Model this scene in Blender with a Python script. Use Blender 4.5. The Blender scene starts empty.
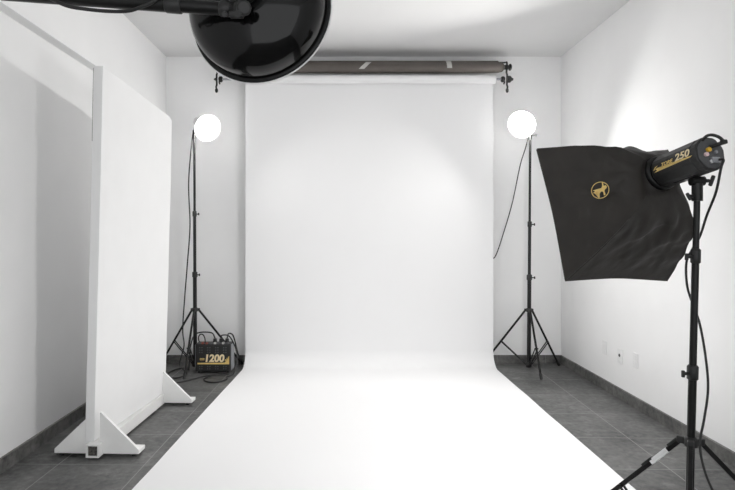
import bpy, bmesh, math, random
from mathutils import Vector, Matrix, noise
random.seed(7)
V = Vector
COL = bpy.context.scene.collection
F, CX, CY, CAMH = 570.0, 345.0, 234.0, 1.36
PI = math.pi

def at(px, py, d):
    """point at depth d (metres along +Y from the camera) seen at photo pixel px, py"""
    return V(((px-CX)*d/F, d, CAMH+(CY-py)*d/F))

# ------------------------------------------------------------------ materials
def mat(name, col, rough=0.6, metal=0.0, var=0.06, scale=30.0, bump=0.0, bscale=200.0, spec=0.5, emit=None, strength=0.0, sheen=0.0, coat=0.0):
    m = bpy.data.materials.new(name); m.use_nodes = True
    n = m.node_tree.nodes; l = m.node_tree.links; b = n['Principled BSDF']
    tc = n.new('ShaderNodeTexCoord')
    nz = n.new('ShaderNodeTexNoise'); nz.inputs['Scale'].default_value = scale; nz.inputs['Detail'].default_value = 3
    l.new(tc.outputs['Object'], nz.inputs['Vector'])
    r = n.new('ShaderNodeValToRGB')
    r.color_ramp.elements[0].position = .3; r.color_ramp.elements[1].position = .7
    r.color_ramp.elements[0].color = [c*(1-var) for c in col]+[1]
    r.color_ramp.elements[1].color = [min(1, c*(1+var)) for c in col]+[1]
    l.new(nz.outputs['Fac'], r.inputs['Fac']); l.new(r.outputs['Color'], b.inputs['Base Color'])
    b.inputs['Roughness'].default_value = rough; b.inputs['Metallic'].default_value = metal
    b.inputs['Specular IOR Level'].default_value = spec
    if sheen: b.inputs['Sheen Weight'].default_value = sheen; b.inputs['Sheen Roughness'].default_value = .4
    if coat: b.inputs['Coat Weight'].default_value = coat; b.inputs['Coat Roughness'].default_value = .08
    if bump:
        n2 = n.new('ShaderNodeTexNoise'); n2.inputs['Scale'].default_value = bscale; n2.inputs['Detail'].default_value = 4
        l.new(tc.outputs['Object'], n2.inputs['Vector'])
        bp = n.new('ShaderNodeBump'); bp.inputs['Strength'].default_value = bump; bp.inputs['Distance'].default_value = .01
        l.new(n2.outputs['Fac'], bp.inputs['Height']); l.new(bp.outputs['Normal'], b.inputs['Normal'])
    if emit:
        b.inputs['Emission Color'].default_value = list(emit)+[1]; b.inputs['Emission Strength'].default_value = strength
    return m

def slate_mat(name, tiled=True):
    m = bpy.data.materials.new(name); m.use_nodes = True
    n = m.node_tree.nodes; l = m.node_tree.links; b = n['Principled BSDF']
    tc = n.new('ShaderNodeTexCoord')
    n1 = n.new('ShaderNodeTexNoise'); n1.inputs['Scale'].default_value = 2.2; n1.inputs['Detail'].default_value = 6; n1.inputs['Roughness'].default_value = .65
    n2 = n.new('ShaderNodeTexNoise'); n2.inputs['Scale'].default_value = 26; n2.inputs['Detail'].default_value = 5
    for q in (n1, n2): l.new(tc.outputs['Object'], q.inputs['Vector'])
    r = n.new('ShaderNodeValToRGB')
    e = r.color_ramp.elements
    e[0].position = .36; e[0].color = (.040, .041, .041, 1) if tiled else (.05, .051, .05, 1)
    e[1].position = .66; e[1].color = (.158, .159, .155, 1) if tiled else (.21, .207, .20, 1)
    mx = n.new('ShaderNodeMixRGB'); mx.blend_type = 'MIX'; mx.inputs['Fac'].default_value = .4
    l.new(n1.outputs['Fac'], mx.inputs['Color1']); l.new(n2.outputs['Fac'], mx.inputs['Color2'])
    l.new(mx.outputs['Color'], r.inputs['Fac'])
    # pale scuffs in the stone
    n3 = n.new('ShaderNodeTexNoise'); n3.inputs['Scale'].default_value = 7; n3.inputs['Detail'].default_value = 8; n3.inputs['Roughness'].default_value = .8
    l.new(tc.outputs['Object'], n3.inputs['Vector'])
    r3 = n.new('ShaderNodeValToRGB'); r3.color_ramp.elements[0].position = .53 if tiled else .47; r3.color_ramp.elements[1].position = .70
    r3.color_ramp.elements[1].color = (.5, .5, .5, 1)
    l.new(n3.outputs['Fac'], r3.inputs['Fac'])
    sc = n.new('ShaderNodeMixRGB'); l.new(r3.outputs['Color'], sc.inputs['Fac'])
    l.new(r.outputs['Color'], sc.inputs['Color1']); sc.inputs['Color2'].default_value = (.28, .28, .272, 1) if tiled else (.36, .355, .34, 1)
    out = sc.outputs['Color']
    mp = n.new('ShaderNodeMapping'); l.new(tc.outputs['Object'], mp.inputs['Vector'])
    br = n.new('ShaderNodeTexBrick'); br.offset = 0; br.squash = 1
    if tiled:
        mp.inputs['Rotation'].default_value = (0, 0, math.radians(1.2))
        T = .51
        mp.inputs['Location'].default_value = (-(1.88 - 20*T) + .072, -(3.80 - 20*T) - .04, 0)
        br.inputs['Brick Width'].default_value = T; br.inputs['Row Height'].default_value = T
        br.inputs['Mortar Size'].default_value = .0036
    else:
        br.inputs['Brick Width'].default_value = .51; br.inputs['Row Height'].default_value = 5
        mp.inputs['Rotation'].default_value = (0, 0, 0); mp.inputs['Location'].default_value = (10.13, 10.2, 2)
        br.inputs['Mortar Size'].default_value = .003
    br.inputs['Scale'].default_value = 1; br.inputs['Mortar Smooth'].default_value = .3; br.inputs['Bias'].default_value = 0
    br.inputs['Color1'].default_value = (.82, .82, .82, 1); br.inputs['Color2'].default_value = (1.16, 1.16, 1.16, 1)
    l.new(mp.outputs['Vector'], br.inputs['Vector'])
    mul = n.new('ShaderNodeMixRGB'); mul.blend_type = 'MULTIPLY'; mul.inputs['Fac'].default_value = 1
    l.new(out, mul.inputs['Color1']); l.new(br.outputs['Color'], mul.inputs['Color2'])
    gm = n.new('ShaderNodeMixRGB'); l.new(br.outputs['Fac'], gm.inputs['Fac'])
    l.new(mul.outputs['Color'], gm.inputs['Color1']); gm.inputs['Color2'].default_value = (.23, .23, .225, 1)
    l.new(gm.outputs['Color'], b.inputs['Base Color'])
    b.inputs['Roughness'].default_value = .48; b.inputs['Specular IOR Level'].default_value = .4
    bp = n.new('ShaderNodeBump'); bp.inputs['Strength'].default_value = .25; bp.inputs['Distance'].default_value = .004
    l.new(n2.outputs['Fac'], bp.inputs['Height']); l.new(bp.outputs['Normal'], b.inputs['Normal'])
    return m

M = {}
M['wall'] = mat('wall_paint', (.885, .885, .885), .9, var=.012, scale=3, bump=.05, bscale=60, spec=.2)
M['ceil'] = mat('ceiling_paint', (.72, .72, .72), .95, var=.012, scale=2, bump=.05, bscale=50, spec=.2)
M['floor'] = slate_mat('slate_tiles')
M['base'] = slate_mat('slate_skirting', False)
M['paper'] = mat('white_seamless_paper', (.865, .865, .87), .8, var=.006, scale=1.5, bump=.02, bscale=5, spec=.2)
M['board'] = mat('white_painted_board', (.84, .84, .84), .85, var=.012, scale=5, bump=.06, bscale=25, spec=.25)
M['wood_white'] = mat('white_painted_wood', (.84, .84, .83), .7, var=.02, scale=12, bump=.06, bscale=40)
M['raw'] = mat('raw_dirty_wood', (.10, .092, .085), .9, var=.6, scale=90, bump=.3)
M['crust'] = mat('worn_edge', (.16, .15, .14), .9, var=.5, scale=40)
M['black'] = mat('black_metal', (.008, .008, .008), .32, var=.15, scale=60, spec=.3)
M['black_plastic'] = mat('black_plastic', (.016, .016, .016), .5, var=.15, scale=80)
M['rubber'] = mat('black_cable_rubber', (.013, .013, .013), .5, var=.15, scale=60)
M['softblack'] = mat('black_softbox_cloth', (.026, .0225, .0195), .58, var=.2, scale=9, bump=.2, bscale=22, sheen=.08, spec=.4)
M['gloss'] = mat('black_enamel', (.005, .005, .005), .10, var=.1, scale=8, spec=.32)
M['whiteenamel'] = mat('white_enamel', (.88, .88, .88), .5, var=.01)
def leaky_shell(name, k):
    m = mat(name, (.9, .9, .9), .5, var=.01); n = m.node_tree.nodes; l = m.node_tree.links
    t = n.new('ShaderNodeBsdfTranslucent'); t.inputs['Color'].default_value = (.95, .95, .95, 1)
    x = n.new('ShaderNodeMixShader'); x.inputs['Fac'].default_value = k
    l.new(n['Principled BSDF'].outputs['BSDF'], x.inputs[1]); l.new(t.outputs['BSDF'], x.inputs[2])
    l.new(x.outputs['Shader'], n['Material Output'].inputs['Surface']); return m
M['leaky_shell'] = leaky_shell('light_leak_reflector', .8)  # translucency added so light leaks through the reflectors and brightens the back wall
M['silver'] = mat('silver_metal', (.72, .72, .73), .3, metal=1, var=.05)
M['grey_metal'] = mat('grey_sheet_metal', (.32, .33, .35), .45, metal=.3, var=.12, scale=20)
M['dark_grey'] = mat('dark_grey_plastic', (.075, .077, .08), .5, var=.15, scale=40)
M['gold'] = mat('gold_print', (.85, .62, .22), .4, var=.08, scale=60, spec=.4)
M['goldpale'] = mat('pale_gold_print', (.92, .78, .50), .4, var=.05)
M['brown'] = mat('dark_brown_paper', (.095, .082, .072), .55, var=.10, scale=6, bump=.04, bscale=8)
M['tape'] = mat('masking_tape', (.52, .51, .49), .7, var=.05)
M['red'] = mat('red_plastic', (.26, .07, .05), .4, var=.1)
M['amber'] = mat('amber_knob', (.80, .48, .05), .4, var=.1)
M['pink'] = mat('pale_pink_button', (.75, .55, .55), .4, var=.1)
M['plate'] = mat('outlet_plastic', (.83, .83, .83), .5, var=.01)
M['globe'] = mat('lit_globe', (1, 1, 1), .3, var=0, emit=(1, .985, .965), strength=1250)
M['globe2'] = mat('lit_globe_dimmer', (1, 1, 1), .3, var=0, emit=(1, .985, .965), strength=480)
M['bulb'] = mat('lit_dish_bulb', (1, 1, 1), .3, var=0, emit=(1, .99, .975), strength=20)
M['diff'] = mat('lit_softbox_diffuser', (.9, .9, .9), .8, var=.01, emit=(1, .99, .98), strength=34)

# ------------------------------------------------------------------ mesh builder (world coordinates)
ORG = {}
def basis(d):
    d = V(d).normalized()
    u = d.orthogonal().normalized() if abs(d.z) > .98 else d.cross(V((0, 0, 1))).normalized()
    return u, d.cross(u).normalized(), d

class MB:
    def __init__(s): s.bm = bmesh.new()
    def ring(s, c, u, v, r, n, r2=None):
        r2 = r if r2 is None else r2
        return [s.bm.verts.new(c + u*(r*math.cos(2*PI*i/n)) + v*(r2*math.sin(2*PI*i/n))) for i in range(n)]
    def sharp_border(s):
        for e in s.bm.edges:
            if len(e.link_faces) == 1: e.smooth = False
        return s
    def loft(s, rings, cap0=True, cap1=True, closed=True):
        for a, b in zip(rings, rings[1:]):
            n = len(a)
            for i in range(n if closed else n-1):
                j = (i+1) % n
                f = s.bm.faces.new((a[i], a[j], b[j], b[i])); f.smooth = True
        if cap0: s.bm.faces.new(list(reversed(rings[0])))
        if cap1: s.bm.faces.new(rings[-1])
        return s
    def cyl(s, a, b, r, r2=None, n=16):
        a, b = V(a), V(b); u, v, d = basis(b-a); r2 = r if r2 is None else r2
        ra, rb = s.ring(a, u, v, r, n), s.ring(b, u, v, r2, n)
        for i in range(n):
            j = (i+1) % n; f = s.bm.faces.new((ra[i], ra[j], rb[j], rb[i])); f.smooth = True
        c0 = s.bm.faces.new(list(reversed(ra))); c1 = s.bm.faces.new(rb)
        for f in (c0, c1):
            for e in f.edges: e.smooth = False
        return s
    def lathe(s, o, d, prof, n=32, cap0=True, cap1=True):
        """prof: (distance along d, radius)"""
        o = V(o); u, v, d = basis(d)
        return s.loft([s.ring(o+d*t, u, v, max(r, 1e-4), n) for t, r in prof], cap0, cap1)
    def tube(s, pts, r, n=8, smooth=6):
        pts = [V(p) for p in pts]
        if smooth > 1 and len(pts) > 2:
            q = []
            P = [pts[0]*2-pts[1]] + pts + [pts[-1]*2-pts[-2]]
            for i in range(1, len(P)-2):
                p0, p1, p2, p3 = P[i-1:i+3]
                for k in range(smooth):
                    t = k/smooth
                    q.append(.5*((2*p1)+(p2-p0)*t+(2*p0-5*p1+4*p2-p3)*t*t+(3*p1-p0-3*p2+p3)*t**3))
            q.append(pts[-1]); pts = q
        rings = []; u = None
        for i, p in enumerate(pts):
            d = (pts[min(i+1, len(pts)-1)] - pts[max(i-1, 0)]).normalized()
            if u is None: u, v, _ = basis(d)
            u = (u - d*u.dot(d)).normalized(); v = d.cross(u)
            rings.append(s.ring(p, u, v, r, n))
        return s.loft(rings)
    def box(s, c, size, R=None, bev=0.0, seg=2):
        t = bmesh.new(); bmesh.ops.create_cube(t, size=1)
        for w in t.verts: w.co = V((w.co.x*size[0], w.co.y*size[1], w.co.z*size[2]))
        if bev: bmesh.ops.bevel(t, geom=list(t.edges), offset=bev, segments=seg, profile=.5, affect='EDGES')
        R = R or Matrix.Identity(3)
        mp = {w: s.bm.verts.new(V(c) + R @ w.co) for w in t.verts}
        for f in t.faces: s.bm.faces.new([mp[w] for w in f.verts])
        t.free(); return s
    def prism(s, poly, d):
        """solid from a planar polygon swept along vector d"""
        poly = [V(p) for p in poly]; d = V(d)
        a = [s.bm.verts.new(p) for p in poly]; b = [s.bm.verts.new(p+d) for p in poly]
        n = len(a)
        for i in range(n): s.bm.faces.new((a[i], a[(i+1) % n], b[(i+1) % n], b[i]))
        s.bm.faces.new(list(reversed(a))); s.bm.faces.new(b); return s
    def torus(s, c, d, R, r, n=28, m=8):
        u, v, d = basis(d); c = V(c); rings = []
        for i in range(n):
            a = 2*PI*i/n; rd = u*math.cos(a)+v*math.sin(a)
            rings.append(s.ring(c+rd*R, rd, d, r, m))
        rings.append(rings[0])
        return s.loft(rings, False, False)
    def sphere(s, c, r, n=20, squash=1.0, d=(0, 0, 1)):
        prof = [(-math.cos(PI*i/n)*r*squash, max(math.sin(PI*i/n)*r, 1e-4)) for i in range(n+1)]
        return s.lathe(c, d, prof, n+4)
    def build(s, name, m, parent=None, org=None, solidify=0):
        bmesh.ops.recalc_face_normals(s.bm, faces=list(s.bm.faces))
        if org is None:
            if parent is not None: org = ORG[parent.as_pointer()]
            else:
                xs = [w.co for w in s.bm.verts]
                org = V(((min(p.x for p in xs)+max(p.x for p in xs))/2, (min(p.y for p in xs)+max(p.y for p in xs))/2, min(p.z for p in xs)))
        org = V(org)
        for w in s.bm.verts: w.co -= org
        me = bpy.data.meshes.new(name); s.bm.to_mesh(me); s.bm.free()
        me.materials.append(m)
        o = bpy.data.objects.new(name, me); COL.objects.link(o)
        if parent is not None:
            o.parent = parent; o.location = org - ORG[parent.as_pointer()]
        else: o.location = org
        ORG[o.as_pointer()] = org
        return o

def tag(o, label=None, cat=None, group=None, kind=None):
    for k, v in (('label', label), ('category', cat), ('group', group), ('kind', kind)):
        if v: o[k] = v
    return o
def thing(name, loc, label, cat, group=None):
    e = bpy.data.objects.new(name, None); e.empty_display_size = .1; COL.objects.link(e); e.location = V(loc)
    ORG[e.as_pointer()] = V(loc)
    return tag(e, label, cat, group)
def struct(o): return tag(o, kind='structure')

def text_mesh(name, body, size, org, right, up, m, parent, shear=0.0, depth=.0006, width=None, bold=0.0):
    cu = bpy.data.curves.new(name, 'FONT'); cu.body = body; cu.size = size; cu.shear = shear; cu.extrude = depth; cu.align_x = 'LEFT'; cu.offset = bold
    t = bpy.data.objects.new('text_tmp', cu); COL.objects.link(t)
    dg = bpy.context.evaluated_depsgraph_get()
    me = bpy.data.meshes.new_from_object(t.evaluated_get(dg))
    bpy.data.objects.remove(t); bpy.data.curves.remove(cu)
    me.name = name
    right = V(right).normalized(); up = V(up).normalized(); nn = right.cross(up)
    xs = [w.co.x for w in me.vertices]; k = 1.0
    if width: k = width/(max(xs)-min(xs))
    porg = ORG[parent.as_pointer()]
    x0 = min(xs)
    for w in me.vertices:
        w.co = V(org) + right*((w.co.x-x0)*k) + up*w.co.y + nn*w.co.z - porg
    me.materials.clear(); me.materials.append(m)
    o = bpy.data.objects.new(name, me); COL.objects.link(o); o.parent = parent
    ORG[o.as_pointer()] = porg
    return o

# ------------------------------------------------------------------ the room
XL, XB, XR, YB, ZC, YF = -1.965, -1.885, 2.28, 6.01, 3.23, -1.9
def slab(name, x0, x1, y0, y1, z0, z1, m):
    return struct(MB().box(((x0+x1)/2, (y0+y1)/2, (z0+z1)/2), (x1-x0, y1-y0, z1-z0)).build(name, m, org=(0, 0, 0)))
slab('floor', XL-.15, XR+.15, YF, YB+.15, -.1, 0, M['floor'])
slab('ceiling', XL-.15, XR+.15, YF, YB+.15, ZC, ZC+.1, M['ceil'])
slab('wall_left', XL-.15, XL, YF, YB, 0, ZC, M['wall'])
slab('wall_right', XR, XR+.15, YF, YB, 0, ZC, M['wall'])
slab('wall_back', XL-.15, XR+.15, YB, YB+.15, 0, ZC, M['wall'])
slab('trim_1', XL, XB, YF, YB, 2.632, ZC, M['wall'])            # the upper part of the left wall stands proud as a beam
slab('baseboard_left', XL, XL+.018, YF, YB, 0, .085, M['base'])
slab('baseboard_back', XL+.018, XR-.018, YB-.018, YB, 0, .085, M['base'])
slab('baseboard_right', XR-.018, XR, YF, YB, 0, .085, M['base'])

# outlet plates on the right wall
def outlet(px, py, kind, label):
    d = F*XR/(px-CX); c = at(px, py, d); c.x = XR
    e = thing('wall_outlet', c, label, 'outlet', 'outlet plates on the right wall')
    MB().box(c+V((-.004, 0, 0)), (.008, .075, .118), bev=.0025).build('cover_plate', M['plate'], e)
    if kind == 'hole':
        MB().cyl(c+V((-.0115, 0, .006)), c+V((-.006, 0, .006)), .013, n=16).build('socket', M['black_plastic'], e)
        MB().box(c+V((-.009, 0, -.035)), (.003, .03, .022), bev=.001).build('insert', M['plate'], e)
    else:
        for dz in ((-.02, .024) if kind == 'double' else (0,)):
            MB().box(c+V((-.0095, 0, dz)), (.004, .038, .036 if kind == 'double' else .07), bev=.001).build('insert', M['plate'], e)
outlet(605, 347.5, 'blank', 'white wall plate farthest back of the three on the right wall')
outlet(620.5, 356, 'hole', 'white wall outlet plate with a black hole, between two plain plates')
outlet(636, 360.5, 'double', 'white double outlet plate nearest the softbox stand on the right wall')

# ------------------------------------------------------------------ backdrop rolls and hooks
YR = 5.80
zr = CAMH + (CY-79.3)*YR/F
zb = CAMH + (CY-67.3)*YR/F
e = thing('paper_backdrop', (.25, YR, zr), 'white seamless paper backdrop hanging from its roll and sweeping over the floor', 'backdrop')
XA, XE = (245.5-CX)*5.845/F, (493.2-CX)*5.845/F
MB().cyl((XA-.012, YR, zr), (XE+.01, YR, zr), .044, n=32).build('paper_roll', M['paper'], e)
MB().cyl((-1.27, YR, zr), (1.60, YR, zr), .011, n=16).build('core_tube', M['grey_metal'], e)
YP, RC = 5.844, .17
prof = [(YP, zr)] + [(YP, zr - (zr-RC-.003)*i/14) for i in range(1, 15)]
prof += [(YP-RC+RC*math.cos(a), .003+RC-RC*math.sin(a)) for a in [PI/2*i/12 for i in range(1, 13)]]
y0 = prof[-1][0]; NF = 26
prof += [(y0+(2.2-y0)*i/NF, .003) for i in range(1, NF+1)]
bm = MB(); rows = []
for k, (y, z) in enumerate(prof):
    t = max(0, min(1, (YP-y)/2.9))                               # the sheet runs a little askew on the floor
    xl = XA + t*(-.10) ; xr = XE + t*.022
    if z > .4: xl = XA; xr = XE
    if k > 27: xl -= .012*t; xr += .006*noise.noise(V((0, y*2.2, 3))); xl += .006*noise.noise(V((4, y*2.2, 3)))
    rows.append([bm.bm.verts.new((xl+(xr-xl)*i/24, y, z)) for i in range(25)])
bm.loft(rows, False, False, closed=False)
sh = bm.sharp_border().build('paper_sheet', M['paper'], e)
sol = sh.modifiers.new('thickness', 'SOLIDIFY'); sol.thickness = .0016; sol.offset = -1

e = thing('paper_roll', (.2, YR, zb), 'dark brown rolled paper backdrop resting on wall hooks under the ceiling, closed with tape', 'paper roll')
x0, x1 = -1.30, (503.3-CX)*YR/F
pf = [(0, .03), (.012, .045), (.05, .055), (.2, .059)] + [(.2+(x1-x0-.4)*i/10, .0595+.0018*math.sin(i*1.7)) for i in range(1, 10)] + [(x1-x0-.2, .060), (x1-x0-.06, .056), (x1-x0-.012, .046), (x1-x0, .034)]
MB().lathe((x0, YR, zb), (1, 0, 0), pf, 32).build('rolled_paper', M['brown'], e)
# loose outer flap of the roll: a slightly larger partial shell ending in a wavy edge
bm = MB(); rows = []
for i in range(41):
    t = i/40; x = -.95 + t*(1.55+.95)
    a1 = math.radians(92 + 75*max(0, 1-t/.50)**.6 + 6*math.sin(t*9))
    row = []
    for j in range(13):
        a = math.radians(-20) + (a1-math.radians(-20))*j/12
        rr = .0625 + (.003 + .008*max(0, 1-t/.6))*(j/12)**3
        row.append(bm.bm.verts.new((x, YR-rr*math.sin(a), zb+rr*math.cos(a))))
    rows.append(row)
bm.loft(rows, False, False, closed=False)
fl = bm.sharp_border().build('loose_flap', M['brown'], e); sl = fl.modifiers.new('thickness', 'SOLIDIFY'); sl.thickness = .0012; sl.offset = 1
def tape(xc, w, tilt, a0, a1, rr=.0672):
    b = MB(); rows = []
    for j in range(9):
        a = math.radians(a0+(a1-a0)*j/8); dx = tilt*(j/8-.5)
        rows.append([b.bm.verts.new((xc-dx+w*(i-.5), YR-rr*math.sin(a), zb+rr*math.cos(a))) for i in (0, .5, 1)])
    b.loft(rows, False, False, closed=False)
    o = b.sharp_border().build('tape', M['tape'], e); q = o.modifiers.new('thickness', 'SOLIDIFY'); q.thickness = .001; q.offset = 1
tape(.203, .055, .075, 62, 118, .0745)
tape(1.048, .050, -.012, 32, 112)

def hook_bracket(x, s, label):
    w = thing('hook_bracket', (x, YB, 3.1), label, 'hook bracket', 'wall hooks holding the backdrop rolls')
    MB().box((x-s*.065, YB-.005, 3.135), (.05, .010, .07), bev=.003).build('wall_plate', M['black'], w)
    MB().tube([(x-s*.065, YB-.008, 3.135), (x-s*.05, YB-.08, 3.14), (x-s*.004, YR+.04, zb+.06), (x+s*.006, YR-.01, zb+.05)], .008).build('arm', M['black'], w)
    zt = zb+.045
    MB().tube([(x+s*.006, YR-.01, zt), (x+s*.004, YR-.022, zb), (x-s*.004, YR-.03, zb-.06), (x+s*.002, YR-.032, zr+.03), (x, YR-.034, zr-.06),
               (x+s*.006, YR-.034, zr-.085), (x+s*.001, YR-.036, zr-.115), (x-s*.004, YR-.036, zr-.135)], .0095).build('hook', M['black'], w)
    MB().sphere((x+s*.002, YR-.036, zr-.122), .016, 10, 1.6).build('hook_tip', M['black'], w)
    MB().cyl((x-s*.018, YR, zb), (x+s*.02, YR, zb), .024).build('spool_hub', M['black'], w)
    if s > 0: MB().lathe((x+s*.028, YR, zb), (s, 0, 0), [(0, .022), (.006, .034), (.02, .034), (.028, .02)], 20).build('knob', M['black'], w)
    q = 1 if s > 0 else .42
    MB().lathe((x+s*.012, YR, zr), (s, 0, 0), [(0, .026*q), (.008*q, .035*q), (.03*q, .035*q), (.045*q, .018*q), (.06*q, .012*q)], 20).build('knob', M['black'], w)
    MB().lathe((x-s*.012, YR, zr), (-s, 0, 0), [(0, .020), (.01, .03), (.03, .03), (.04, .02)], 20).build('roll_cone', M['black'], w)
    MB().cyl((x-s*.02, YR-.02, zr-.03), (x-s*.03, YR-.03, zr-.055), .008).build('lock_pin', M['black'], w)
    return w
hook_bracket((506-CX)*YR/F, 1, 'black hook bracket on the back wall holding the right ends of the rolls')
hook_bracket((217.5-CX)*YR/F, -1, 'black hook bracket showing just under the round black dish')

# ------------------------------------------------------------------ light stands
def stand(base, top, zs, radii, collar_z, feet, label, name='light_stand', rleg=.0105, flat=False, brace_t=.56, sticker=None):
    base, top = V(base), V(top)
    e = thing(name, base, label, 'light stand', 'black tripod light stands')
    ax = (top-base).normalized(); P = lambda z: base + ax*((z-base.z)/ax.z)
    for i, r in enumerate(radii):
        a = zs[i]; b = zs[i+1]
        MB().cyl(P(a), P(b), r, n=20).build('pole_section', M['black'], e)
    for i in range(1, len(zs)-1):                                # locking collars where the tube steps in
        r = radii[i-1]; z = zs[i]
        c = MB(); c.lathe(P(z-.045), ax, [(0, r+.001), (.004, r*1.35), (.05, r*1.35), (.056, r*1.0)], 20).build('collar', M['black_plastic'], e)
        k = P(z-.02); s = -1 if flat else 1
        b = MB(); b.cyl(k+V((s*r*1.2, -.004, 0)), k+V((s*(r*1.3+.018), -.010, 0)), .006); b.box(k+V((s*(r*1.3+.024), -.012, 0)), (.012, .01, .026), bev=.003)
        b.build('locking_knob', M['black_plastic'], e)
    cc = P(collar_z)
    b = MB(); b.lathe(cc-ax*.02, ax, [(0, radii[0]*1.1), (.004, radii[0]*1.55), (.034, radii[0]*1.55), (.04, radii[0]*1.15)], 20)
    for f in feet:
        d = (V(f)-cc); d.z = 0; d.normalize(); b.box(cc+d*.032, (.032, .022, .026), Matrix.Rotation(math.atan2(d.y, d.x), 3, 'Z'), bev=.003)
    b.build('tripod_collar', M['black_plastic'], e)
    sl = P(.055)
    b = MB(); b.lathe(sl-ax*.025, ax, [(0, radii[0]*1.1), (.004, radii[0]*1.5), (.045, radii[0]*1.5), (.05, radii[0]*1.1)], 20); b.build('lower_collar', M['black_plastic'], e)
    for i, f in enumerate(feet):
        f = V(f); d = f-cc; dh = V((d.x, d.y, 0)).normalized()
        h = cc + dh*.038 - V((0, 0, .004)); side = dh.cross(V((0, 0, 1)))
        b = MB()
        if flat:
            dd = (f-h); L = dd.length; dd.normalize(); nn = side.cross(dd)
            R = Matrix((dd, side, nn)).transposed()
            b.box((h+f)/2, (L, .016, .018), R, bev=.003)
        else: b.cyl(h, f+V((0, 0, rleg)), rleg)
        leg = b.build('leg', M['black'], e)
        tip = (f-h).normalized()
        MB().cyl(f-tip*.05+V((0, 0, .014 if flat else rleg)), f+V((0, 0, .014 if flat else rleg)), .014, .013).build('rubber_foot', M['rubber'], leg)
        m = h+(f-h)*brace_t
        b = MB(); o2 = side*.012
        for sg in ((1, -1)):
            b.cyl(m+o2*sg, sl+dh*radii[0]*1.4+o2*sg*.8, .0055, n=10)
        b.cyl(m+o2*1.5, m-o2*1.5, .006, n=10)
        b.build('brace', M['black'], e)
        if sticker == i:
            nn = V((0, 0, 1)) - tip*tip.z; nn.normalize()
            R = Matrix((tip, side, nn)).transposed()
            st = MB(); st.box(h+tip*.115, (.095, .0172, .0192), R, bev=.002); tag(st.build('sticker', M['whiteenamel'], leg), 'white sticker')
            for q in (.03, .175): MB().box(h+tip*q+nn*.010, (.05 if q < .1 else .055, .020, .010), R, bev=.002).build('clip', M['black_plastic'], leg)
    return e

yl = 5.73; xl0 = (195.2-CX)*yl/F
stand((xl0, yl, 0), ((194.3-CX)*yl/F, yl, 2.38), [.03, .97, 1.58, 2.37], [.0195, .0155, .012], .60,
      [(-1.50, 5.31, 0), (-1.915, 5.925, 0), (-1.07, 5.935, 0)], 'black tripod light stand beside the power pack, between white panel and backdrop')
yr = 5.69; xr0 = (528.8-CX)*yr/F
stand((xr0, yr, 0), ((530.2-CX)*yr/F, yr, 2.36), [.03, .945, 1.475, 2.35], [.0195, .0155, .012], .60,
      [(1.826, 5.30, 0), (2.20, 5.86, 0), (1.44, 5.935, 0)], 'black tripod light stand in the far right corner of the room')
ys = 2.15
sb = V((1.290, ys, 0)); stp = at(697.2, 193, 2.13)
stand(sb, stp, [.03, .858, 1.295, stp.z], [.0145, .0128, .0112], .579,
      [(.985, 2.60, .0045), (1.89, 2.14, 0), (.981, 1.636, 0)], 'black tripod light stand in the right foreground carrying the softbox', flat=True, sticker=0, brace_t=.45)

# ------------------------------------------------------------------ lit lamp heads on the two far stands
def lamp_head(px, py, d, aim, stx, sty, stz, label, glow):
    c = at(px, py, d); aim = V(aim).normalized()
    e = thing('studio_lamp', (stx, sty, stz), label, 'studio lamp', 'lit lamps on the far light stands')
    o = c + aim*.012
    MB().lathe(o, aim, [(-.07, .045), (-.05, .055), (-.015, .062), (.0, .075), (.03, .108), (.06, .128), (.064, .131)], 36, True, False).build('reflector', M['leaky_shell'], e)
    MB().lathe(o-aim*.06, -aim, [(0, .045), (.01, .05), (.11, .05), (.12, .042)], 24).build('housing', M['plate'], e)
    MB().sphere(c, .050, 20).build('glass_globe', glow, e)
    st = V((stx, sty, stz))
    b = MB(); b.cyl(st-V((0, 0, .045)), st+V((0, 0, .03)), .017); b.tube([st+V((0, 0, .02)), (st+o-aim*.12)/2+V((0, 0, -.03)), o-aim*.12-V((0, 0, .05))], .011); b.build('tilt_bracket', M['black'], e)
    h = st+V((0, 0, -.01)); b = MB(); b.cyl(h, h+V((.045, -.02, -.0)), .006); b.sphere(h+V((.05, -.022, 0)), .011, 8); b.build('tilt_knob', M['black_plastic'], e)
    return e
lamp_head(204.5, 126, 5.52, (.58, -.70, -.41), (194.3-CX)*yl/F, yl, 2.37, 'glowing lamp head on the stand beside the power pack', M['globe2'])
lamp_head(524, 122.5, 5.52, (-.53, -.745, -.40), (530.2-CX)*yr/F, yr, 2.35, 'glowing lamp head on the stand in the far right corner', M['globe'])

# ------------------------------------------------------------------ rolling white panel
nf = V((-1.517, 3.50, 0)); ff = V((-1.478, 4.50, 0))
yd = (ff-nf).normalized(); xd = V((yd.y, -yd.x, 0)); zd = V((0, 0, 1))
e = thing('rolling_panel', nf, 'tall white board panel on triangular wheeled feet along the left wall', 'panel')
PX = lambda x, y, z: nf + xd*x + yd*y + zd*z
RZ = Matrix((xd, yd, zd)).transposed()
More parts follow.
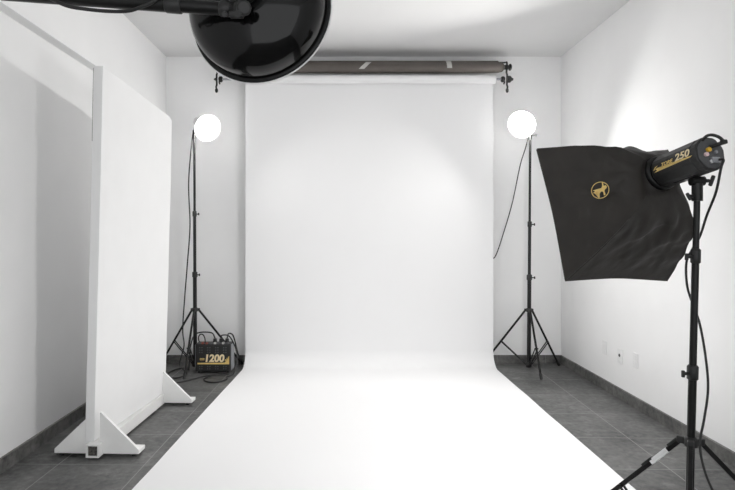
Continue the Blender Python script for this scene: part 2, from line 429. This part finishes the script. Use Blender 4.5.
# bottom rail: a hollow square tube
def sq_tube(b, y0, y1, w, z0, z1, t):
    out, inn = [], []
    for y in (y0, y1):
        out.append([b.bm.verts.new(PX(x, y, z)) for x, z in ((-w/2, z0), (w/2, z0), (w/2, z1), (-w/2, z1))])
        inn.append([b.bm.verts.new(PX(x, y, z)) for x, z in ((-w/2+t, z0+t), (w/2-t, z0+t), (w/2-t, z1-t), (-w/2+t, z1-t))])
    for i in range(4):
        j = (i+1) % 4
        b.bm.faces.new((out[0][i], out[0][j], out[1][j], out[1][i])); b.bm.faces.new((inn[0][j], inn[0][i], inn[1][i], inn[1][j]))
        for k in (0, 1): b.bm.faces.new((out[k][i], inn[k][i], inn[k][j], out[k][j]) if k else (out[k][j], inn[k][j], inn[k][i], out[k][i]))
b = MB(); sq_tube(b, -.075, 1.12, .078, .014, .092, .008); rail = b.build('bottom_rail', M['wood_white'], e)
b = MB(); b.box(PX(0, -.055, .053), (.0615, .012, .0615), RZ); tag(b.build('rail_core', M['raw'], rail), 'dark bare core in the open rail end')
# board: slightly leaning, top edge sloping, slightly uneven
b = MB(); lean = .025; T = .058; x00 = -.030
ny, nz = 24, 40; gr = {}
def bp_(x, s, t):
    y = -.025 + s*1.115; top = 2.385 - s*.092; z = .094 + t*(top-.094)
    if s > .93 and t > .97: z -= .025*((s-.93)/.07)**2
    wob = .0035*noise.noise(V((y*2, z*2, 5)))
    return PX(x00 - .042 + .042*s + x + lean*z + wob, y + .002*noise.noise(V((1, z*6, x*30))), z)
for xi, x in enumerate((0, T)):
    for i in range(ny+1):
        for j in range(nz+1): gr[xi, i, j] = b.bm.verts.new(bp_(x, i/ny, j/nz))
def quad(a, c, d, f): b.bm.faces.new((gr[a], gr[c], gr[d], gr[f])).smooth = False
for xi in (0, 1):
    for i in range(ny):
        for j in range(nz): quad((xi, i, j), (xi, i+1, j), (xi, i+1, j+1), (xi, i, j+1))
for i in range(ny):
    for j in (0, nz): quad((0, i, j), (1, i, j), (1, i+1, j), (0, i+1, j))
for j in range(nz):
    for i in (0, ny): quad((0, i, j), (1, i, j), (1, i, j+1), (0, i, j+1))
bd = b.build('board', M['board'], e)
bv = bd.modifiers.new('round', 'BEVEL'); bv.width = .004; bv.segments = 2; bv.limit_method = 'ANGLE'; bv.angle_limit = math.radians(50)
b = MB()                                                          # worn dark line on the board's back corner
for t0, t1 in ((.80, .995),):
    b.tube([bp_(-.0005, -.0005, t0+(t1-t0)*k/12) for k in range(13)], .0013, n=6, smooth=1)
tag(b.build('worn_edge', M['crust'], bd), 'dark chipped line on the board edge')
for y, s in ((0.0, -1), (1.05, 1)):
    b = MB()
    b.box(PX(0, y+.03, .0305), (.525, .10, .023), RZ, bev=.002)
    foot = b.build('foot', M['wood_white'], e)
    for sx in (-1, 1):
        b = MB(); yf = y-.021 if s < 0 else y-.021
        b.prism([PX(sx*.022, yf, .042), PX(sx*.2605, yf, .042), PX(sx*.2605, yf, .046), PX(sx*.032, yf, .268 if sx > 0 else .262), PX(sx*.022, yf, .272 if sx > 0 else .27)], yd*.022)
        b.build('gusset', M['wood_white'], foot)
        for dy in (0.0, .065):
            b = MB(); c = PX(sx*.225, y+dy, .0115); b.cyl(c-xd*.009, c+xd*.009, .0115, n=14); b.build('caster', M['rubber'], foot)

# ------------------------------------------------------------------ power pack on the floor
yp = 5.57; x0 = (195.3-CX)*yp/F; x1 = (230.5-CX)*yp/F; D = .145
px_, py_, zt = (x0+x1)/2, yp+D/2, .285
e = thing('power_pack', (px_, py_, 0), 'black and gold studio power pack marked 1200 on the floor by the backdrop', 'power pack')
ctr = V((px_, py_, 0))
MB().box(ctr+V((0, 0, .018+.5*(zt-.018))), (x1-x0, D, zt-.018), bev=.008).build('case', M['black_plastic'], e)
MB().box(V((x1+.004, py_+.01, .15)), (.012, D-.03, .245), bev=.003).build('side_panel', M['grey_metal'], e)
MB().box(V((x0-.004, py_+.01, .15)), (.012, D-.03, .245), bev=.003).build('side_panel', M['grey_metal'], e)
for sx in (x0+.03, x1-.03):
    for sy in (yp+.03, yp+D-.03): MB().cyl((sx, sy, 0), (sx, sy, .02), .014).build('rubber_foot', M['rubber'], e)
fy = yp-.001
b = MB(); b.box((px_, fy-.001, .146), (x1-x0-.012, .004, .256), bev=.001); fp = b.build('front_panel', M['black_plastic'], e)
b = MB(); zl = .088
b.prism([(x0+.022, fy-.003, zl), (x1-.012, fy-.003, zl), (x1-.012, fy-.003, zl+.083), (x1-.040, fy-.003, zl+.032), (x1-.058, fy-.003, zl+.016), (x0+.022, fy-.003, zl+.014)], (0, -.002, 0))
for k in range(3): b.prism([(x1-.056+k*.014, fy-.003, zl+.03), (x1-.048+k*.014, fy-.003, zl+.03), (x1-.044+k*.014, fy-.003, zl+.05+.012*k), (x1-.05+k*.014, fy-.003, zl+.05+.012*k)], (0, -.002, 0))
tag(b.build('gold_stripe', M['gold'], fp), 'gold stripe under the number')
text_mesh('lettering', '1200', .098, (x0+.102, fy-.0045, zl+.026), (1, 0, 0), (0, 0, 1), M['goldpale'], fp, shear=.12, width=.184, bold=.004)
b = MB()
for k, (w, zz) in enumerate(((.045, zl+.044), (.045, zl+.056))): b.box((x0+.068, fy-.004, zz), (w, .002, .006))
b.build('small_print', M['gold'], fp)
for r_ in range(5):
    zz = (.250, .226, .203, .066, .044)[r_]
    for k in range(4):
        xx = x0+.055+k*.078
        for q in (-.011, .011): MB().cyl((xx+q, fy-.002, zz), (xx+q, fy-.008, zz), .006, n=10).build('stud', M['dark_grey'], fp)
for k in range(8):
    xx = x0+.030+k*.040
    MB().box((xx, yp+.012, zt+.006), (.022, .022, .018), bev=.003).build('switch', M['red'] if k in (1, 2) else (M['tape'] if k in (4, 6) else M['dark_grey']), e)
MB().tube([(x0+.03, yp+.05, zt-.004), (x0+.018, yp+.05, zt+.05), (x0+.035, yp+.05, zt+.085), (x0+.065, yp+.05, zt+.08), (x0+.082, yp+.05, zt+.04), (x0+.085, yp+.05, zt-.004)], .006).build('handle', M['black_plastic'], e)
for k, xx in enumerate((x0+.17, x0+.23, x0+.29)):
    MB().cyl((xx, yp+.10, zt-.002), (xx, yp+.10, zt+.035), .022, .017).build('socket', M['black_plastic'], e)

# ------------------------------------------------------------------ cables
def cable(pts, label, r=.0068):
    b = MB(); b.tube(pts, r, n=8, smooth=8)
    return tag(b.build('cable', M['rubber']), label, 'cable', 'black lamp cables')
fl_ = .0065
cable([at(196, 124, 5.76), at(193.2, 133, 5.745), at(191, 150, 5.74), at(188.6, 185, 5.74), at(190, 225, 5.74), at(187.5, 262, 5.74), at(184.5, 300, 5.74), at(182.7, 330, 5.72),
       at(184, 346, 5.64), (-1.60, 5.52, .10), (-1.54, 5.54, fl_), (-1.565, 5.38, fl_), (-1.66, 5.37, fl_), (-1.72, 5.50, fl_), (-1.69, 5.70, fl_), (-1.60, 5.76, fl_), (-1.545, 5.62, .03), (-1.54, 5.66, .16), (-1.545, 5.70, .24), (-1.51, 5.77, .35), (-1.36, 5.78, .36), (x0+.17, yp+.10, zt+.04)],
      'black cable hanging from the left lamp and tangled round the stand foot')
cable([(x0+.23, yp+.10, zt+.04), (x0+.25, yp+.06, zt+.075), (x0+.32, yp+.07, zt+.06), (x1+.035, yp+.09, .22), (x1+.055, yp+.05, .10), (x1+.04, yp-.05, fl_), (-1.12, 5.40, fl_), (-1.105, 5.31, fl_), (-1.17, 5.20, fl_), (-1.27, 5.23, fl_),
       (-1.315, 5.33, fl_), (-1.25, 5.42, .018), (-1.15, 5.435, .019), (-1.11, 5.485, .02), (-1.20, 5.50, .018), (-1.33, 5.43, fl_), (-1.49, 5.22, fl_), (-1.60, 5.14, fl_), (-1.74, 5.22, fl_), (-1.80, 5.6, fl_), (-1.86, 5.90, fl_)],
      'black cable coiled on the slate floor in front of the power pack')
cable([(x0+.29, yp+.10, zt+.04), (x0+.30, yp+.13, zt+.08), (x0+.34, yp+.16, zt+.05), (x1+.03, yp+.20, .17), (x1+.05, yp+.24, .08), (x1+.045, yp+.30, .03), (-1.04, 5.94, fl_), (-.7, 5.95, fl_)],
      'black cable running from the power pack back behind the paper backdrop')
cable([at(531.5, 119, 5.75), at(528.3, 137, 5.735), at(525.5, 148, 5.74), at(520, 166, 5.79), at(512.5, 202, 5.86), at(503.5, 233, 5.90), at(496, 255, 5.92), (1.49, 5.93, 1.02), (1.38, 5.94, .5), (1.32, 5.94, .15), (1.22, 5.94, .02), (.9, 5.95, fl_)],
      'black cable swinging from the right lamp in behind the paper backdrop', .0055)

# ------------------------------------------------------------------ softbox and its flash head
H = V((0, 0, CAMH))
A, B, C, Dc = V((.851, 2.526, .377))+H, V((.911, 2.35, -.194))+H, V((1.462, 2.588, -.213))+H, V((1.401, 2.764, .357))+H
Fc = (A+B+C+Dc)/4
nb = V((.386, -.869, .309)).normalized()                         # from the front towards the ring
ringc = at(660, 173.5, 2.29); tail = at(710.5, 153.5, 2.055)
hax = (tail-ringc).normalized()
RR = .066
cor = [A, B, C, Dc]
def S(u, v, wr=True):
    u %= 4; i = int(u); s = u-i
    p, q = cor[i], cor[(i+1) % 4]
    front = p+(q-p)*s
    front = front + (Fc-front).normalized()*(.012*math.sin(PI*s))
    ang_dir = (front-Fc)
    rd = ang_dir - hax*ang_dir.dot(hax); rd.normalize()
    corner = abs(2*s-1)**2
    ex = (.60, .38, .38, .58)
    g = v**(ex[i]*(1-s)+ex[(i+1) % 4]*s + .07*(1-corner))
    axis = ringc + (Fc-ringc)*v
    P = axis + (front-Fc)*g + rd*RR*(1-v)**2
    if wr:
        k = (1-v)**1.3*v**.4
        nn = noise.noise(V((P.x*13, P.y*13, P.z*13)))*.042*k + noise.noise(V((P.x*34, P.y*34, P.z*34)))*.011*k + abs(math.sin(u*9+3*noise.noise(V((P.x*9, P.y*9, P.z*9)))))*.016*k
        fold = math.sin(u*5.1+v*9)*.004*(v*(1-v)*4)**.5*math.sin(PI*s)
        P = P + rd*(nn+fold)
    return P
e = thing('softbox', ringc, 'black square softbox with a round gold emblem on its side', 'softbox')
b = MB(); NU, NV = 160, 60; rows = []
for j in range(NV+1): rows.append([b.bm.verts.new(S(4*i/NU, j/NV)) for i in range(NU)])
lip = [b.bm.verts.new(S(4*i/NU, 1, False) - nb*.006) for i in range(NU)]
lip2 = [b.bm.verts.new(S(4*i/NU, 1, False)*.985+Fc*.015 - nb*.006) for i in range(NU)]
lip3 = [b.bm.verts.new(S(4*i/NU, 1, False)*.985+Fc*.015 - nb*.002) for i in range(NU)]
b.loft(rows+[lip, lip2, lip3], False, False)
b.bm.edges.ensure_lookup_table()
sharp = {(rows[j][i*NU//4], rows[j+1][i*NU//4]) for i in range(4) for j in range(NV)}
for p, q in sharp:
    ed = b.bm.edges.get((p, q)); ed.smooth = False
for i in range(NU):
    for r_ in (rows[-1], lip, lip2):
        ed = b.bm.edges.get((r_[i], r_[(i+1) % NU])); ed.smooth = False
cov = b.build('fabric_cover', M['softblack'], e)
so = cov.modifiers.new('thickness', 'SOLIDIFY'); so.thickness = .0015; so.offset = -1
b = MB()
b.prism([Fc+(S(4*i/NU, 1, False)-Fc)*.80 + nb*.075 for i in range(NU)], nb*.002)
b.build('front_diffuser', M['diff'], e)
for i in range(4):                                               # seams over the four rods
    MB().tube([S(i+.0, .12+.88*k/18) for k in range(19)], .0026, n=6, smooth=1).build('seam', M['softblack'], cov)
MB().lathe(ringc-hax*.015, hax, [(0, .060), (.004, .070), (.030, .070), (.035, .062)], 32).build('speed_ring', M['black'], e)
# the emblem: find where it sits on the left face of the cover
def proj(P): return (CX+P.x*F/P.y, CY-(P.z-CAMH)*F/P.y)
best = min(((proj(S(u/160, v/160, False)), u/160, v/160) for u in range(10, 150) for v in range(30, 155)), key=lambda t: (t[0][0]-601)**2+(t[0][1]-190)**2)
u0, v0 = best[1:]
P0 = S(u0, v0); tu = S(u0+.05, v0)-S(u0-.05, v0); tv = S(u0, v0+.04)-S(u0, v0-.04)
en = tu.cross(tv).normalized()
if en.dot(P0-Fc) < 0: en = -en
if en.dot(-(P0-H)) < 0: en = -en
eu = (V((0, 0, 1))-en*en.z).normalized(); er = eu.cross(en).normalized()
P0 = P0 + en*.0035
EP = lambda x, y: P0 + er*(x*.036) + eu*(y*.036)
b = MB(); b.torus(P0, en, .0335, .0017, 40, 6)
beast = [(-.80, -.02), (-.50, .08), (-.15, .16), (.12, .22), (.22, .48), (.16, .88), (.28, .84), (.38, .46), (.58, .54), (.70, .40), (.68, .20), (.50, .06), (.46, -.12), (.60, -.50), (.44, -.64), (.32, -.18), (.10, -.16), (-.04, -.40), (-.02, -.84), (-.16, -.86), (-.20, -.38), (-.14, -.14), (-.34, -.14), (-.56, -.36), (-.74, -.30), (-.54, -.10)]
b.prism([EP(x, y) for x, y in beast], en*.001)
bmesh.ops.triangulate(b.bm, faces=[f for f in b.bm.faces if len(f.verts) > 4])
tag(b.build('emblem', M['gold'], cov), 'round gold emblem with a leaping animal')

e = thing('flash_head', tail, 'black flash head marked 250 in gold on the right stand, fitted into the softbox', 'flash head')
L = (tail-ringc).length
hu = (V((0, 0, 1))-hax*hax.z).normalized(); hr = hu.cross(hax).normalized()   # hax points out of the rear
def oct_ring(b, c, r, tw=0.0, n=8, rnd=.28):
    out = []
    for k in range(n):
        for dlt in (-rnd/2, rnd/2):
            a = 2*PI*(k+.5)/n + tw + dlt*2*PI/n
            rr = r/math.cos(PI/n)*(1 - .02)
            out.append(b.bm.verts.new(c + hr*(rr*math.cos(a)) + hu*(rr*math.sin(a))))
    return out
cam_ = (H-(ringc+tail)/2).normalized(); best_ = (cam_-hax*cam_.dot(hax)).normalized()
fn = Matrix.Rotation(math.radians(24), 3, hax) @ best_
fn2 = Matrix.Rotation(math.radians(-24), 3, hax) @ best_
if fn2.z > fn.z: fn = fn2
TW = math.atan2(fn.dot(hu), fn.dot(hr))
b = MB(); RB = .061
b.loft([oct_ring(b, ringc+hax*t, r, TW) for t, r in ((.022, RB*.92), (.03, RB), (L-.03, RB), (L-.028, RB*.965), (L-.022, RB*.965), (L-.02, RB), (L-.004, RB), (L, RB*.93))])
for f in b.bm.faces: f.smooth = False
body = b.build('housing', M['black_plastic'], e)
# lettering on the flat facing the camera's left
tx = hax; ty = fn.cross(tx).normalized()
if ty.z < 0: ty = -ty
if tx.cross(ty).dot(fn) < 0: tx = -tx
base = ringc + fn*(RB*1.0187+.0008)
TP = lambda s, y: base + hax*s + ty*y
text_mesh('lettering', '250', .036, TP(L*.60, -.004), hax, ty, M['goldpale'], body, shear=.2, width=L*.29, bold=.0008)
text_mesh('lettering', 'TORE', .019, TP(L*.33, -.003), hax, ty, M['gold'], body, shear=.25, width=L*.23, bold=.0004)
b = MB(); th = fn*.0008
b.prism([TP(L*.17, -.017), TP(L*.90, -.0125), TP(L*.93, -.008), TP(L*.30, -.010), TP(L*.24, -.002), TP(L*.20, -.006), TP(L*.24, -.011)], th)
b.prism([TP(L*.15, -.008), TP(L*.20, .004), TP(L*.25, .007), TP(L*.21, .001), TP(L*.18, -.006)], th)
bmesh.ops.triangulate(b.bm, faces=[f for f in b.bm.faces if len(f.verts) > 4])
tag(b.build('gold_stripe', M['gold'], body), 'gold swoosh under the lettering')
# rear panel: knobs, buttons, sockets, grip
RP = lambda x, y, t=0: ringc + hax*(L+t) + hr*x + hu*y
b = MB(); b.loft([oct_ring(b, RP(0, 0, -.001), RB*.88, TW), oct_ring(b, RP(0, 0, .002), RB*.88, TW)]); rear = b.build('rear_panel', M['dark_grey'], e)
sgn = -1 if hr.x > 0 else 1                                      # sgn*x points to picture left
MB().cyl(RP(sgn*.012, .012, .001), RP(sgn*.012, .012, .012), .0085).build('amber_knob', M['amber'], rear)
MB().cyl(RP(sgn*.024, -.006, .001), RP(sgn*.024, -.006, .010), .008).build('push_button', M['pink'], rear)
MB().cyl(RP(-sgn*.018, .004, .001), RP(-sgn*.018, .004, .010), .006).build('push_button', M['grey_metal'], rear)
MB().box(RP(-sgn*.012, -.026, .004), (.035, .012, .022), Matrix((hr, hax, hu)).transposed(), bev=.002).build('power_socket', M['grey_metal'], rear)
MB().cyl(RP(sgn*.008, -.032, .001), RP(sgn*.008, -.032, .008), .007).build('sync_socket', M['silver'], rear)
b = MB(); b.tube([RP(sgn*.026, .040, -.012), RP(sgn*.022, .058, .012), RP(sgn*.006, .062, .022), RP(-sgn*.012, .052, .032), RP(-sgn*.026, .036, .036)], .0055, n=10)
b.tube([RP(sgn*.0, .024, .000), RP(-sgn*.012, .026, .022), RP(-sgn*.026, .030, .036)], .0075, n=10)
b.box(RP(-sgn*.027, .032, .036), (.022, .016, .016), Matrix((hr, hax, hu)).transposed(), bev=.004)
b.build('grip_handle', M['black_plastic'], e)
# swivel clamp between head and stand
sw = stp + V((0, 0, .0)); under = ringc+hax*(L*.50) - hu*RB*.95
b = MB(); b.cyl(sw-V((0, 0, .03)), sw+V((0, 0, .035)), .019); b.cyl(sw+V((-.024, 0, .045)), sw+V((.024, 0, .045)), .018, n=18); b.tube([sw+V((0, 0, .045)), (sw+V((0, 0, .06))+under)/2, under+hu*.01], .012, n=10); b.build('swivel_clamp', M['black'], e)
MB().box(under+hu*.004, (.034, .10, .02), Matrix((hr, hax, hu)).transposed(), bev=.004).build('mount_rail', M['black'], e)
b = MB(); k = sw+V((.026, -.004, .045)); b.cyl(k, k+V((.014, -.004, 0)), .007); b.box(k+V((.022, -.006, 0)), (.014, .010, .042), Matrix.Rotation(.35, 3, 'Y'), bev=.004); b.build('tilt_knob', M['black_plastic'], e)
b = MB(); k = sw+V((-.018, -.004, -.012)); b.cyl(k, k+V((-.016, -.006, 0)), .006); b.box(k+V((-.021, -.008, -.002)), (.012, .010, .030), Matrix.Rotation(-.5, 3, 'Y'), bev=.004); b.build('clamp_knob', M['black_plastic'], e)
pk = RP(-sgn*.020, -.026, .012)
cable([pk, pk+hax*.014+V((.004, 0, -.006)), at(721, 168, 2.035), at(716, 192, 2.06), at(707, 215, 2.12), at(700, 236, 2.19), at(692, 250, 2.20), at(686.5, 262, 2.17), at(687, 285, 2.17), at(693, 305, 2.19), at(700, 325, 2.17), at(706, 360, 2.13), at(708, 390, 2.12), at(704, 420, 2.11), at(700, 442, 2.085), at(703, 465, 2.06), at(713, 491, 2.04), at(738, 535, 2.0), (1.44, 1.96, .10), (1.55, 1.88, fl_), (1.75, 1.7, fl_)],
      'black cable drooping from the flash head down the softbox stand', .0045)

# ------------------------------------------------------------------ boom arm with the big round dish
bl = V((XL, 1.95, CAMH+(CY+23.5)*1.95/F)); brt = at(243, 10.0, 1.84)
ba = (brt-bl).normalized()
e = thing('boom_arm', bl, 'black boom arm reaching in from the left and holding the round dish', 'boom arm')
MB().cyl(bl+V((.012, 0, 0)), bl+ba*((brt-bl).length*.86), .0245, n=24).build('boom_tube', M['black'], e)
MB().cyl(bl+ba*((brt-bl).length*.855), brt, .0225, n=24).build('inner_tube', M['black'], e)
b = MB(); t_ = bl+ba*((brt-bl).length*.845); b.lathe(t_, ba, [(0, .0250), (.004, .0268), (.05, .0268), (.054, .0235)], 24); b.build('locking_collar', M['black_plastic'], e)
MB().lathe(bl+V((.0005, 0, 0)), (1, 0, 0), [(0, .07), (.006, .07), (.012, .035), (.05, .03)], 28).build('wall_mount', M['black'], e)
b = MB()
b.lathe(brt-ba*.075, ba, [(0, .0230), (.003, .0255), (.03, .0255), (.034, .0225), (.05, .0225), (.053, .027), (.075, .027), (.08, .018)], 24)
b.box(brt+V((-.028, -.012, -.020)), (.026, .03, .018), bev=.004); b.build('grip_joint', M['black_plastic'], e)
for dx, dz, r in ((-.055, -.020, .009), (-.012, -.018, .011)):
    b = MB(); c = brt+V((dx, -.018, dz)); b.cyl(c, c+V((.002, -.018, -.008)), r, n=14); b.build('screw_knob', M['black_plastic'], e)
b = MB(); b.lathe(brt+ba*.004-V((0, .012, 0)), V((.25, -1, -.25)), [(-.01, .021), (.004, .021), (.008, .024), (.02, .024), (.024, .017)], 20); b.build('swivel_knob', M['black_plastic'], e)

rc = at(260.0, 12.2, 2.05); dax = V((.20, 1, -.10)).normalized()  # dish opens away from the camera, towards the backdrop
e = thing('beauty_dish', rc, 'big round black dish reflector hanging over the set at the top edge', 'reflector dish')
RD = .2625
sp = [(0, RD-.014), (-.012, RD-.0145), (-.035, RD-.016), (-.065, RD-.019), (-.095, RD-.034), (-.122, RD-.064), (-.146, RD-.118), (-.162, RD-.166), (-.168, .055)]
b = MB(); b.lathe(rc, dax, sp+[(-.160, .05)]+[(t+.004, r-.003) for t, r in reversed(sp[:-1])], 72, False, False)
shell = b.build('dish_shell', M['gloss'], e)
b = MB(); b.lathe(rc, dax, [(-.003, RD-.019), (-.006, RD-.015), (-.004, RD-.003), (.001, RD-.001), (.004, RD-.003), (.004, RD-.019)], 72, False, False); b.build('rim', M['black'], e)
b = MB(); b.lathe(rc, dax, [(.003, RD-.03), (.0035, RD+.0015), (.005, RD+.003), (.007, RD+.002), (.007, RD-.03)], 72, False, False); tag(b.build('white_rim', M['whiteenamel'], e), 'thin white inner edge of the dish')
b = MB(); b.lathe(rc, dax, [(.006, RD-.024), (-.010, RD-.030), (-.035, RD-.040), (-.062, RD-.060), (-.09, RD-.088), (-.116, RD-.124), (-.135, RD-.160), (-.145, .05)], 72, False, True); b.build('white_lining', M['whiteenamel'], e)
MB().sphere(rc-dax*.055, .045, 18).build('bulb', M['bulb'], e)
MB().lathe(rc-dax*.158, -dax, [(0, .062), (.02, .062), (.024, .055), (.03, .052), (.06, .05), (.065, .04)], 28).build('mount_ring', M['black'], e)
nk = rc-dax*.19
b = MB(); b.tube([nk, (nk+brt)/2+V((0, -.015, .0)), brt+V((0, -.0, .006))], .013, n=12); b.build('yoke', M['black'], e)
cb = []
for px, py, dy in ((20, -13, 0), (45, -4, -.028), (66, 5.5, -.028), (85, 9.0, -.02), (108, 11.2, -.018), (128, 11.0, -.022), (140, 7.5, -.028), (152, 2.5, -.03), (162, -5, -.028), (175, -9, -.01)):
    dd = 1.95 + (1.84-1.95)*((px+228)/464.0) + dy
    cb.append(at(px, py, dd))
cable(cb, 'black cable sagging along the underside of the boom arm', .006)

# ------------------------------------------------------------------ world, camera, view
w = bpy.data.worlds.new('world'); bpy.context.scene.world = w; w.use_nodes = True
bg = w.node_tree.nodes['Background']; bg.inputs['Color'].default_value = (.97, .985, 1, 1); bg.inputs['Strength'].default_value = 1.6

cd = bpy.data.cameras.new('camera'); cam = bpy.data.objects.new('camera', cd); COL.objects.link(cam)
cam.location = (0, 0, CAMH); cam.rotation_euler = (PI/2, 0, 0)
cd.sensor_width = 36; cd.lens = 36*F/735; cd.shift_x = (367.5-CX)/735; cd.shift_y = -(245-CY)/735
cd.clip_start = .02
sc = bpy.context.scene; sc.camera = cam
sc.view_settings.view_transform = 'Standard'; sc.view_settings.look = 'None'; sc.view_settings.gamma = 1
sc.view_settings.use_curve_mapping = False; sc.view_settings.exposure = 0.0
